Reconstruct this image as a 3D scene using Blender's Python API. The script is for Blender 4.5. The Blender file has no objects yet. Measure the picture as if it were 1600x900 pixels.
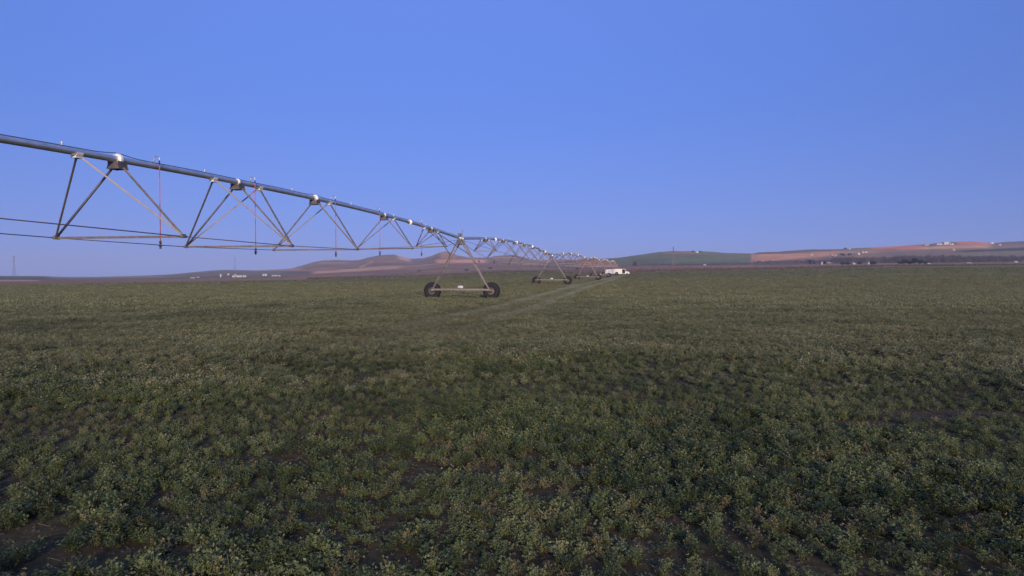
import bpy, math, random
import numpy as np
from mathutils import Vector, Matrix, Euler
random.seed(7); rng = np.random.default_rng(7)
R = math.radians
scene = bpy.context.scene
col = scene.collection

# ------------------------------------------------------------------ camera
F, HY, CAMZ = 1150.0, 432.0, 1.6           # focal in photo pixels, horizon row, eye height
cam_d = bpy.data.cameras.new('camera'); cam = bpy.data.objects.new('camera', cam_d); col.objects.link(cam)
cam_d.sensor_width = 36; cam_d.lens = 36 * F / 1600
cam_d.clip_start = 0.05; cam_d.clip_end = 20000
cam.location = (0, 0, CAMZ)
cam.rotation_euler = (R(90) - math.atan((450 - HY) / F), 0, 0)
scene.camera = cam

# ------------------------------------------------------------------ sky and sun
SUN_EL, SUN_AZ = R(13), R(172)              # azimuth clockwise from +Y (the view): behind the camera, to the right
w = bpy.data.worlds.new('World'); scene.world = w; w.use_nodes = True
nt = w.node_tree; nt.nodes.clear()
sky = nt.nodes.new('ShaderNodeTexSky'); sky.sky_type = 'NISHITA'; sky.sun_disc = False
sky.sun_elevation = SUN_EL; sky.sun_rotation = SUN_AZ; sky.air_density = 1.0; sky.dust_density = 0.3; sky.ozone_density = 3.0
bg = nt.nodes.new('ShaderNodeBackground'); out = nt.nodes.new('ShaderNodeOutputWorld')
tint = nt.nodes.new('ShaderNodeMix'); tint.data_type = 'RGBA'; tint.blend_type = 'MULTIPLY'; tint.inputs['Factor'].default_value = 1
# clear violet-blue dusk air: one colour balance by height above the horizon, the same all the way round
tcw = nt.nodes.new('ShaderNodeTexCoord'); sxyz = nt.nodes.new('ShaderNodeSeparateXYZ'); ramp = nt.nodes.new('ShaderNodeValToRGB')
nt.links.new(tcw.outputs['Generated'], sxyz.inputs[0]); nt.links.new(sxyz.outputs['Z'], ramp.inputs[0])
NISH = [(0, (.562, .547, .358)), (1, (.571, .627, .45)), (2, (.527, .649, .531)), (4, (.4186, .611, .627)), (6, (.3355, .541, .649)), (8, (.276, .474, .634)), (12, (.2016, .3695, .5647)), (16, (.1565, .2968, .4888)), (20, (.1266, .2447, .4232)), (30, (.0828, .1635, .3036)), (45, (.0518, .1037, .2015)), (60, (.0377, .0758, .15)), (90, (.0323, .0648, .129))]
WANT = [(0, (.225, .340, .78)), (4, (.178, .305, .80)), (10, (.127, .256, .77)), (16, (.114, .242, .76)), (20, (.118, .238, .745)), (40, (.12, .225, .58)), (90, (.13, .20, .42))]
cr_ = ramp.color_ramp; cr_.elements.remove(cr_.elements[1])
for i_, (e_, c_) in enumerate(NISH):
    w_ = [float(np.interp(e_, [q[0] for q in WANT], [q[1][k] for q in WANT])) / c_[k] / 8 for k in range(3)]
    el_ = cr_.elements[0] if i_ == 0 else cr_.elements.new(math.sin(R(e_)))
    el_.position = math.sin(R(e_)); el_.color = (*w_, 1)
gain = nt.nodes.new('ShaderNodeVectorMath'); gain.operation = 'SCALE'; gain.inputs['Scale'].default_value = 8
nt.links.new(ramp.outputs[0], gain.inputs[0]); nt.links.new(gain.outputs[0], tint.inputs['B'])
nt.links.new(sky.outputs[0], tint.inputs['A']); nt.links.new(tint.outputs['Result'], bg.inputs[0])
nt.links.new(bg.outputs[0], out.inputs[0]); bg.inputs[1].default_value = 0.1
sd = bpy.data.lights.new('sun', 'SUN'); sun = bpy.data.objects.new('sun', sd); col.objects.link(sun)
sd.energy = 4.8; sd.angle = R(4.0); sd.color = (1.0, 0.80, 0.60)
sdir = Vector((math.sin(SUN_AZ) * math.cos(SUN_EL), math.cos(SUN_AZ) * math.cos(SUN_EL), math.sin(SUN_EL)))
sun.rotation_euler = (-sdir).to_track_quat('-Z', 'Y').to_euler()
sun.location = sdir * 50
scene.view_settings.view_transform = 'Standard'; scene.view_settings.look = 'None'
scene.view_settings.exposure = 0.0; scene.view_settings.gamma = 1
scene.render.engine = 'CYCLES'
scene.cycles.max_bounces = 6; scene.cycles.volume_bounces = 0

# ------------------------------------------------------------------ helpers
def tag(o, label=None, cat=None, group=None, kind=None):
    if label: o['label'] = label
    if cat: o['category'] = cat
    if group: o['group'] = group
    if kind: o['kind'] = kind
    return o
def empty(name, loc=(0, 0, 0), rot=(0, 0, 0), parent=None):
    o = bpy.data.objects.new(name, None); col.objects.link(o); o.location = loc; o.rotation_euler = rot
    o.empty_display_size = 0.3
    if parent: o.parent = parent
    return o
def copy_tree(o, parent=None):
    c = o.copy(); col.objects.link(c); c.parent = parent
    for ch in list(o.children): copy_tree(ch, c)
    return c
class MB:
    def __init__(s): s.v = []; s.f = []; s.sm = []
    def add(s, vs, fs, smooth=False):
        n = len(s.v); s.v += [tuple(v) for v in vs]; s.f += [tuple(i + n for i in f) for f in fs]; s.sm += [smooth] * len(fs); return s
    def box(s, c, d, rot=None):
        hx, hy, hz = d[0] / 2, d[1] / 2, d[2] / 2
        vs = [Vector((x, y, z)) for x in (-hx, hx) for y in (-hy, hy) for z in (-hz, hz)]
        if rot: vs = [rot @ v for v in vs]
        vs = [v + Vector(c) for v in vs]
        return s.add(vs, [(0, 1, 3, 2), (4, 6, 7, 5), (0, 4, 5, 1), (2, 3, 7, 6), (0, 2, 6, 4), (1, 5, 7, 3)])
    def prism(s, prof, p, q, up=(0, 0, 1)):
        p, q = Vector(p), Vector(q); d = (q - p).normalized(); u = Vector(up)
        if abs(d.dot(u)) > .98: u = Vector((1, 0, 0))
        a = d.cross(u).normalized(); b = a.cross(d).normalized(); n = len(prof)
        vs = [p + a * x + b * y for x, y in prof] + [q + a * x + b * y for x, y in prof]
        fs = [tuple(reversed(range(n))), tuple(range(n, 2 * n))] + [(i, (i + 1) % n, n + (i + 1) % n, n + i) for i in range(n)]
        return s.add(vs, fs)
    def angle(s, p, q, w=.055, t=.007, up=(0, 0, 1)):                 # rolled steel L section
        h = w / 2
        return s.prism([(-h, -h), (h, -h), (h, -h + t), (-h + t, -h + t), (-h + t, h), (-h, h)], p, q, up)
    def tube(s, pts, r, n=10, caps=True):
        pts = [Vector(p) for p in pts]; rs = r if isinstance(r, (list, tuple)) else [r] * len(pts)
        vs = []; a = None
        for i, p in enumerate(pts):
            d = (pts[min(i + 1, len(pts) - 1)] - pts[max(i - 1, 0)]).normalized()
            if a is None:
                u = Vector((0, 0, 1)) if abs(d.z) < .95 else Vector((1, 0, 0)); a = d.cross(u).normalized()
            else: a = (a - d * a.dot(d)).normalized()
            b = d.cross(a)
            vs += [p + (a * math.cos(2 * math.pi * k / n) + b * math.sin(2 * math.pi * k / n)) * rs[i] for k in range(n)]
        fs = [(i * n + k, i * n + (k + 1) % n, (i + 1) * n + (k + 1) % n, (i + 1) * n + k) for i in range(len(pts) - 1) for k in range(n)]
        s.add(vs, fs, True)
        if caps:
            m = len(s.v) - len(vs)
            s.f += [tuple(m + k for k in reversed(range(n))), tuple(m + (len(pts) - 1) * n + k for k in range(n))]; s.sm += [False, False]
        return s
    def lathe(s, prof, c, axis, n=24, smooth=True):                    # prof: (offset along the axis, radius)
        ax = Vector(axis).normalized(); u = Vector((0, 0, 1)) if abs(ax.z) < .9 else Vector((1, 0, 0))
        a = ax.cross(u).normalized(); b = ax.cross(a); c = Vector(c); m = len(prof); vs = []
        for k in range(n):
            t = 2 * math.pi * k / n; e = a * math.cos(t) + b * math.sin(t)
            vs += [c + ax * h + e * r for h, r in prof]
        fs = [(k * m + i, k * m + i + 1, ((k + 1) % n) * m + i + 1, ((k + 1) % n) * m + i) for k in range(n) for i in range(m - 1)]
        return s.add(vs, fs, smooth)
    def build(s, name, mat, parent=None):
        me = bpy.data.meshes.new(name); me.from_pydata(s.v, [], s.f); me.materials.append(mat)
        me.polygons.foreach_set('use_smooth', s.sm); me.update()
        o = bpy.data.objects.new(name, me); col.objects.link(o)
        if parent: o.parent = parent
        return o

# value noise in numpy
_perm = rng.random((256, 256))
def vnoise(x, y):
    x = np.asarray(x, float); y = np.asarray(y, float)
    xi = np.floor(x).astype(int); yi = np.floor(y).astype(int); fx = x - xi; fy = y - yi
    fx = fx * fx * (3 - 2 * fx); fy = fy * fy * (3 - 2 * fy)
    g = lambda i, j: _perm[i & 255, j & 255]
    return (g(xi, yi) * (1 - fx) + g(xi + 1, yi) * fx) * (1 - fy) + (g(xi, yi + 1) * (1 - fx) + g(xi + 1, yi + 1) * fx) * fy
def fbm(x, y, o=4):
    s = 0; a = .5; t = 0
    for k in range(o): s = s + a * vnoise(x * 2 ** k + 17.3 * k, y * 2 ** k + 9.1 * k); t += a; a *= .5
    return s / t
def sstep(a, b, x):
    t = np.clip((x - a) / (b - a), 0, 1); return t * t * (3 - 2 * t)

# ------------------------------------------------------------------ materials
def mat_new(name):
    m = bpy.data.materials.new(name); m.use_nodes = True; t = m.node_tree
    return m, t, t.nodes['Principled BSDF']
def metal(name, c1, c2, rough=.4, metallic=.8, scale=6., bump=.1):
    m, t, p = mat_new(name); N = t.nodes; L = t.links
    tc = N.new('ShaderNodeTexCoord'); n = N.new('ShaderNodeTexNoise'); n.inputs['Scale'].default_value = scale; n.inputs['Detail'].default_value = 6
    L.new(tc.outputs['Object'], n.inputs['Vector'])
    cr = N.new('ShaderNodeValToRGB'); cr.color_ramp.elements[0].position = .35; cr.color_ramp.elements[1].position = .65
    cr.color_ramp.elements[0].color = (*c1, 1); cr.color_ramp.elements[1].color = (*c2, 1)
    L.new(n.outputs['Fac'], cr.inputs[0]); L.new(cr.outputs[0], p.inputs['Base Color'])
    mr = N.new('ShaderNodeMapRange'); mr.inputs['To Min'].default_value = rough - .1; mr.inputs['To Max'].default_value = rough + .12
    L.new(n.outputs['Fac'], mr.inputs['Value']); L.new(mr.outputs[0], p.inputs['Roughness'])
    p.inputs['Metallic'].default_value = metallic
    if bump:
        b = N.new('ShaderNodeBump'); b.inputs['Strength'].default_value = bump; b.inputs['Distance'].default_value = .01
        L.new(n.outputs['Fac'], b.inputs['Height']); L.new(b.outputs[0], p.inputs['Normal'])
    return m
M = {}
M['pipe'] = metal('galvanised_pipe', (.52, .53, .55), (.66, .67, .69), .34, .85, 3., .02)
M['steel'] = metal('weathered_galvanised_steel', (.155, .135, .137), (.23, .20, .20), .55, .45, 9.)
M['bright'] = metal('bright_zinc', (.70, .69, .67), (.82, .81, .79), .42, .25, 12., .02)
M['beam'] = metal('dusty_beam_steel', (.17, .145, .13), (.24, .21, .19), .6, .25, 5.)
M['plate'] = metal('dull_grey_plate', (.09, .08, .085), (.14, .125, .13), .55, .4, 7.)
M['rod'] = metal('truss_rod_steel', (.16, .09, .12), (.24, .15, .19), .5, .6, 4.)
M['rubber'] = metal('tyre_rubber', (.006, .006, .010), (.014, .013, .017), .85, 0, 14., .3)
M['rim'] = metal('dusty_rim', (.10, .085, .08), (.17, .145, .13), .6, .2, 8.)
M['hose'] = metal('red_hose', (.42, .07, .06), (.55, .11, .09), .5, 0, 10., 0)
M['black'] = metal('black_plastic', (.012, .012, .014), (.03, .03, .032), .5, 0, 10., 0)
M['cable'] = metal('dark_cable', (.03, .03, .04), (.06, .055, .07), .5, 0, 10., 0)
M['white'] = metal('white_paint', (.50, .485, .51), (.56, .545, .56), .35, 0, 1.5, 0)
M['offwhite'] = metal('offwhite_panel', (.38, .36, .42), (.46, .44, .50), .5, 0, 2., 0)
M['glass'] = metal('dark_glass', (.015, .018, .022), (.03, .032, .035), .12, 0, 1., 0)
M['dark'] = metal('dark_interior', (.02, .02, .022), (.05, .045, .05), .8, 0, 2., 0)
M['render'] = metal('whitewashed_wall', (.50, .47, .42), (.60, .57, .51), .8, 0, .6, .1)
M['tanwall'] = metal('tan_wall', (.48, .34, .26), (.58, .42, .32), .85, 0, .6, .1)
M['greywall'] = metal('grey_block_wall', (.24, .215, .21), (.32, .29, .28), .85, 0, .6, .1)
M['tile'] = metal('roof_tile', (.30, .13, .09), (.42, .20, .14), .8, 0, 1.2, .2)
M['sheet'] = metal('pale_metal_roof', (.40, .38, .35), (.50, .48, .44), .5, .1, 1., 0)
M['lamp'] = metal('lamp_lens', (.6, .6, .6), (.75, .75, .75), .2, 0, 2., 0)
M['pylon'] = metal('pylon_steel', (.16, .14, .14), (.24, .22, .21), .6, .3, 1., 0)

def ground_mat(name, kind):
    m, t, p = mat_new(name); N = t.nodes; L = t.links
    p.inputs['Roughness'].default_value = 1.; p.inputs['Specular IOR Level'].default_value = .1
    at = N.new('ShaderNodeAttribute'); at.attribute_name = 'tone'
    g = N.new('ShaderNodeNewGeometry')
    mul = None; src = at.outputs['Color']
    for sc, lo, hi, det in ({'field': ((1.3, .72, 1.3, 8), (.12, .86, 1.15, 4), (9., .7, 1.35, 3)), 'plain': ((.25, .75, 1.28, 8), (.03, .85, 1.15, 4)), 'hill': ((.05, .78, 1.25, 9), (.012, .85, 1.15, 4))}[kind]):
        n = N.new('ShaderNodeTexNoise'); n.inputs['Scale'].default_value = sc; n.inputs['Detail'].default_value = det; n.inputs['Roughness'].default_value = .62
        L.new(g.outputs['Position'], n.inputs['Vector'])
        mr = N.new('ShaderNodeMapRange'); mr.inputs['From Min'].default_value = .3; mr.inputs['From Max'].default_value = .7
        mr.inputs['To Min'].default_value = lo; mr.inputs['To Max'].default_value = hi; L.new(n.outputs['Fac'], mr.inputs['Value'])
        mx = N.new('ShaderNodeVectorMath'); mx.operation = 'SCALE'; L.new(src, mx.inputs[0]); L.new(mr.outputs[0], mx.inputs['Scale']); src = mx.outputs[0]
        if mul is None: mul = n
    L.new(src, p.inputs['Base Color'])
    b = N.new('ShaderNodeBump'); b.inputs['Strength'].default_value = .6; b.inputs['Distance'].default_value = {'field': .05, 'plain': .4, 'hill': 3.}[kind]
    L.new(mul.outputs['Fac'], b.inputs['Height']); L.new(b.outputs[0], p.inputs['Normal'])
    return m
M['g_field'] = ground_mat('field_soil', 'field'); M['g_plain'] = ground_mat('plain_soil', 'plain'); M['g_hill'] = ground_mat('hill_soil', 'hill')

def leaf_mat(name, cols, trans=.25, scale=.35):
    m, t, p = mat_new(name); N = t.nodes; L = t.links
    g = N.new('ShaderNodeNewGeometry'); oi = N.new('ShaderNodeObjectInfo')
    n = N.new('ShaderNodeTexNoise'); n.inputs['Scale'].default_value = scale; n.inputs['Detail'].default_value = 5
    L.new(g.outputs['Position'], n.inputs['Vector'])
    a = N.new('ShaderNodeMath'); a.operation = 'MULTIPLY_ADD'; a.inputs[1].default_value = .45; L.new(oi.outputs['Random'], a.inputs[0]); L.new(n.outputs['Fac'], a.inputs[2])
    a2 = N.new('ShaderNodeMath'); a2.operation = 'MULTIPLY_ADD'; a2.inputs[1].default_value = .35; L.new(g.outputs['Random Per Island'], a2.inputs[0]); L.new(a.outputs[0], a2.inputs[2])
    cr = N.new('ShaderNodeValToRGB'); cr.color_ramp.elements.remove(cr.color_ramp.elements[1])
    for i, (pos, c) in enumerate(cols):
        e = cr.color_ramp.elements[0] if i == 0 else cr.color_ramp.elements.new(pos)
        e.position = pos; e.color = (*c, 1)
    mr = N.new('ShaderNodeMapRange'); mr.inputs['From Min'].default_value = .35; mr.inputs['From Max'].default_value = 1.4; L.new(a2.outputs[0], mr.inputs['Value'])
    L.new(mr.outputs[0], cr.inputs[0]); L.new(cr.outputs[0], p.inputs['Base Color'])
    p.inputs['Roughness'].default_value = .6; p.inputs['Specular IOR Level'].default_value = .25
    if trans:
        tr = N.new('ShaderNodeBsdfTranslucent'); L.new(cr.outputs[0], tr.inputs['Color'])
        ms = N.new('ShaderNodeMixShader'); ms.inputs[0].default_value = trans
        L.new(p.outputs[0], ms.inputs[1]); L.new(tr.outputs[0], ms.inputs[2]); L.new(ms.outputs[0], N['Material Output'].inputs['Surface'])
    return m
M['leaf'] = leaf_mat('alfalfa_leaf_shaded', [(0, (.010, .018, .007)), (.33, (.048, .066, .024)), (.66, (.130, .158, .056)), (1, (.29, .29, .125))], .15)  # near copy of the crop leaf, colour darkened for shaded gaps between clumps
M['leaffar'] = leaf_mat('alfalfa_leaf_far_lit', [(0, (.165, .175, .09)), (.4, (.205, .215, .105)), (.7, (.245, .247, .125)), (1, (.29, .275, .15))])  # same crop leaf, paled with distance as lit tips at a grazing view
M['leafmid'] = leaf_mat('alfalfa_leaf_lit', [(0, (.055, .066, .036)), (.35, (.135, .15, .072)), (.7, (.24, .245, .125)), (1, (.38, .35, .20))])  # same crop leaf again, lit canopy tips put into a lighter colour
M['leafdry'] = leaf_mat('dry_leaf', [(0, (.085, .07, .034)), (.6, (.17, .145, .068)), (1, (.27, .235, .12))], .15)
M['evergreen'] = leaf_mat('evergreen_leaf', [(0, (.006, .011, .013)), (.6, (.012, .02, .02)), (1, (.022, .032, .028))], .1, .2)
M['bush'] = leaf_mat('bush_leaf', [(0, (.05, .045, .045)), (.6, (.085, .07, .065)), (1, (.13, .105, .095))], .1, .2)
M['twig'] = leaf_mat('bare_twig', [(0, (.04, .034, .036)), (.6, (.075, .06, .062)), (1, (.12, .095, .095))], 0, .1)
M['bark'] = metal('bark', (.07, .055, .05), (.12, .095, .085), .9, 0, 3., .3)

# ------------------------------------------------------------------ terrain
# a place is given by its bearing (px: photo column) and depth; the profile along each bearing is field > plain > hill > behind
def I(xs): 
    a = np.array(xs, float); return lambda x: np.interp(x, a[:, 0], a[:, 1])
E_y = I([(0, 446), (100, 444), (350, 440), (480, 437), (650, 433.2), (700, 431.5), (760, 427.5), (800, 426), (860, 426.5), (920, 428), (965, 428), (985, 427), (1000, 425), (1280, 419.5), (1400, 416.5), (1600, 415)])
E_r = I([(0, 135), (100, 155), (350, 235), (480, 300), (650, 330), (965, 335), (1300, 340), (1600, 320)])
B_y = I([(0, 437), (150, 437), (350, 434.5), (450, 432), (550, 429), (650, 424), (750, 421), (850, 420), (900, 419), (1000, 416), (1180, 414.5), (1280, 412), (1400, 411), (1600, 409)])
B_r = I([(0, 600), (400, 850), (800, 900), (1600, 800)])
R_pts = [(-400, 429), (0, 431), (60, 431.2), (100, 432.6), (150, 432.6), (230, 430.5), (270, 428.5), (300, 425.5), (330, 422.8), (350, 421.8), (400, 422.5), (437, 421), (455, 419.5), (475, 414), (490, 409.5), (505, 407), (525, 406.5), (550, 407.5), (562, 406.7), (575, 402.5), (590, 399.2), (603, 398.3), (615, 398), (625, 400.5), (640, 404.5), (660, 403.7), (675, 399), (687, 394), (696, 392.3), (705, 395), (715, 399.5), (735, 403), (760, 403.6), (775, 401), (788, 399.6), (804, 399.3), (818, 402.5), (842, 406.5), (870, 406.3), (900, 405.5), (915, 404.8), (925, 403.8), (940, 404.3), (960, 402.5), (980, 400), (1020, 395.3), (1050, 392), (1087, 392.5), (1131, 395), (1176, 395.7), (1186, 393.4), (1216, 393), (1248, 391), (1280, 390), (1302, 389.2), (1345, 386.5), (1387, 385), (1430, 382.2), (1451, 381), (1460, 379.2), (1472, 378.6), (1525, 378.3), (1551, 379.8), (1568, 379), (1600, 378), (2000, 384)]
R_y = I(R_pts)
R_r = I([(0, 1900), (350, 1900), (450, 2300), (800, 2200), (870, 1700), (930, 1450), (1000, 1500), (1600, 1700)])
END_R = 4300.
def depth_y(px, d):
    """image row of the ground at bearing px and depth d (arrays)"""
    er, br, rr = E_r(px), B_r(px), R_r(px); ey, by, ry = E_y(px), B_y(px), R_y(px)
    s0 = 55.
    ze = CAMZ + (HY - ey) * er / F
    z_f = np.where(d < s0, 0, ze * np.clip((d - s0) / (er - s0), 0, 1))
    y_p = ey + (by - ey) * np.clip((d - er) / (br - er), 0, 1)
    t = np.clip((d - br) / (rr - br), 0, 1); t = t * .6 + .4 * (1 - (1 - t) ** 2)
    y_h = by + (ry - by) * t
    tb = np.clip((d - rr) / (END_R - rr), 0, 1)
    y_b = ry + np.maximum(431.6 - ry, 1.0) * (1 - (1 - tb) ** 2)
    y = np.where(d <= br, y_p, np.where(d <= rr, y_h, y_b))
    z = np.where(d <= er, z_f, CAMZ + (HY - y) * d / F)
    return z
def relief(px, d, X, Y):
    k = sstep(500, 1300, d)
    hill = (fbm(X / 130, Y / 130, 5) - .5) * 9 * k * sstep(0, 1, (425 - R_y(px)) / 20)
    near = (fbm(X / 3., Y / 3., 3) - .5) * .05 * (1 - sstep(60, 150, d))
    mid = (fbm(X / 60 + 5, Y / 60, 3) - .5) * .35 * sstep(70, 160, d) * (1 - sstep(300, 600, d))
    return hill + near + mid
def ground_z(X, Y):
    X = np.asarray(X, float); Y = np.asarray(Y, float)
    th = np.arctan2(X, Y); c = np.clip(np.abs(th), 0, R(44)) * np.sign(th); px = 800 + F * np.tan(c)
    d = np.hypot(X, Y) * np.cos(c)
    return depth_y(px, d) + relief(px, d, X, Y)
def gz(x, y): return float(ground_z(x, y))
def place(px, row, lo=60., hi=2600.):
    """first ground point that shows at this column and row"""
    d = np.exp(np.linspace(math.log(lo), math.log(hi), 900)); X = (px - 800) / F * d
    z = ground_z(X, d); yy = HY + (CAMZ - z) / d * F
    i = int(np.argmax(yy <= row)) if (yy <= row).any() else int(np.argmin(yy))
    return Vector((float(X[i]), float(d[i]), float(z[i])))

th_front = np.arange(-38, 38.001, .1); th_back = np.arange(38, 322.1, 4.)[1:-1]
TH = np.radians(np.concatenate([th_front, th_back]))
NT = len(TH)
cth = (TH + np.pi) % (2 * np.pi) - np.pi; cc = np.clip(np.abs(cth), 0, R(44)) * np.sign(cth); PX = 800 + F * np.tan(cc); CO = np.cos(cc)
def rings(a, b, n, log=True):   # a, b arrays per bearing
    t = np.linspace(0, 1, n)[:, None]
    return a[None] * (b / a)[None] ** t if log else a[None] + (b - a)[None] * t
one = np.ones(NT)
seg_f = np.concatenate([rings(one * .4, one * 55, 70)[:-1], rings(one * 55, E_r(PX), 70)])
seg_p = rings(E_r(PX), B_r(PX), 50); seg_h = np.concatenate([rings(B_r(PX), R_r(PX), 110)[:-1], rings(R_r(PX), one * END_R, 22)])

# colours of the land (albedo), by bearing and apparent row
BAL = {'field_ground': (1.05, 1.0, .52), 'farmland_plain': (1.3, 1.08, .74), 'hills': (1.32, 1.10, .74)}
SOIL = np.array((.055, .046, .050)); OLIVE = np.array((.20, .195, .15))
def mixc(c, d, k): return c * (1 - k[..., None]) + np.asarray(d) * k[..., None]
TRACK1 = [(-3.0, 18.4), (-2.46, 21.6), (-1.85, 28.3), (0, 36.8), (1.6, 49.7), (4.4, 66), (9.2, 95), (16.5, 134), (28, 200), (46, 290), (60, 345)]
TRACK0 = [(-6.4, 13.5), (-4.6, 17), (-3.0, 25.5)]
PIVOT = np.array((41.4, 293.0))
def dist_poly(X, Y, P):
    best = np.full(X.shape, 1e9)
    for (x0, y0), (x1, y1) in zip(P[:-1], P[1:]):
        dx, dy = x1 - x0, y1 - y0; t = np.clip(((X - x0) * dx + (Y - y0) * dy) / (dx * dx + dy * dy), 0, 1)
        best = np.minimum(best, np.hypot(X - x0 - t * dx, Y - y0 - t * dy))
    return best
def track_k(X, Y):
    d = dist_poly(X, Y, [(-5.2, 13)] + TRACK1); wob = (fbm(X / 4, Y / 4, 3) - .5) * .8
    k = np.exp(-((np.abs(d + wob * .5) - 1.05) / .7) ** 2)
    return k * sstep(15, 30, Y) * (.7 + .3 * sstep(25, 60, Y))
def corridor(X, Y):
    d = dist_poly(X, Y, [(-5.2, 13)] + TRACK1); return (1 - sstep(1.2, 2.3, d + (fbm(X / 3, Y / 3, 2) - .5))) * sstep(13, 24, Y)
def rut_k(X, Y):
    r = np.hypot(X - PIVOT[0], Y - PIVOT[1]); k = np.zeros(X.shape)
    for t in TOWERS[1:6]:
        rt = math.hypot(t[0] - PIVOT[0], t[1] - PIVOT[1]); k = np.maximum(k, np.exp(-((r - rt) / .33) ** 2))
    return k
# tower: x, y, pipe height, ground height
TOWERS = [(-13.2, 2.6, 3.85), (-3.62, 52.0, 4.27), (5.45, 100.9, 4.46), (15.3, 149.0, 5.05), (23.7, 197.0, 5.62), (32.6, 245.0, 6.3), (41.2, 293.0, 6.75)]

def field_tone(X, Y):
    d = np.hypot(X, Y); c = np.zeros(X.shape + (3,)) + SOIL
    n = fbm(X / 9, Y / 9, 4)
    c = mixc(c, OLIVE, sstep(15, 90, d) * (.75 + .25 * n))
    big = fbm(X / 45 + 3, Y / 22 + 8, 4)
    c = mixc(c, (.23, .21, .17), sstep(.45, .7, big) * sstep(40, 120, d) * .8)
    c = mixc(c, (.165, .175, .12), sstep(.55, .3, big) * sstep(40, 120, d) * .7)
    c = mixc(c, (.27, .24, .20), corridor(X, Y) * .5)
    c = mixc(c, (.30, .275, .23), track_k(X, Y) * .8)
    c = mixc(c, (.36, .31, .30), rut_k(X, Y) * sstep(.3, .6, fbm(X / 7, Y / 7, 3)) * .8)
    return c
def plain_tone(X, Y, px, row):
    n = fbm(X / 55, Y / 90, 4)
    c = np.zeros(X.shape + (3,)) + np.array((.225, .155, .135))
    c = mixc(c, (.30, .20, .17), sstep(.5, .72, n)); c = mixc(c, (.17, .125, .115), sstep(.5, .3, n))
    k = sstep(930, 1000, px) * sstep(1420, 1200, px); c = mixc(c, (.25, .14, .13), k * .7)
    k = sstep(1380, 1480, px); c = mixc(c, (.17, .145, .10), k)
    def strip(x0, x1, a, b, y, h, cc_, s=.9):
        nonlocal c
        yy = a + (b - a) * np.clip((px - x0) / (x1 - x0), 0, 1) if y is None else y(px)
        k = sstep(x0 - 6, x0 + 6, px) * sstep(x1 + 6, x1 - 6, px) * np.exp(-((row - yy) / h) ** 2)
        c = mixc(c, cc_, np.clip(k, 0, 1) * s)
    strip(-300, 60, 438.5, 438.5, None, .9, (.40, .34, .32)); strip(0, 90, 436, 437, None, .8, (.12, .10, .10))
    strip(740, 880, 424, 423, None, 1.5, (.12, .125, .08)); strip(765, 800, 428, 425, None, .6, (.32, .26, .22))
    strip(640, 780, 428, 424, None, .8, (.30, .24, .19), .6); strip(860, 960, 421, 420, None, 1.6, (.16, .12, .12), .7)
    strip(1290, 1600, 413.5, 411, None, .7, (.34, .29, .26), .7); strip(1500, 1560, 413, 412.5, None, .8, (.22, .12, .10), .6)
    strip(1090, 1260, 416.5, 415, None, .7, (.36, .22, .20), .7); strip(540, 700, 431, 428, None, .7, (.31, .22, .2), .5)
    return c
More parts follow.
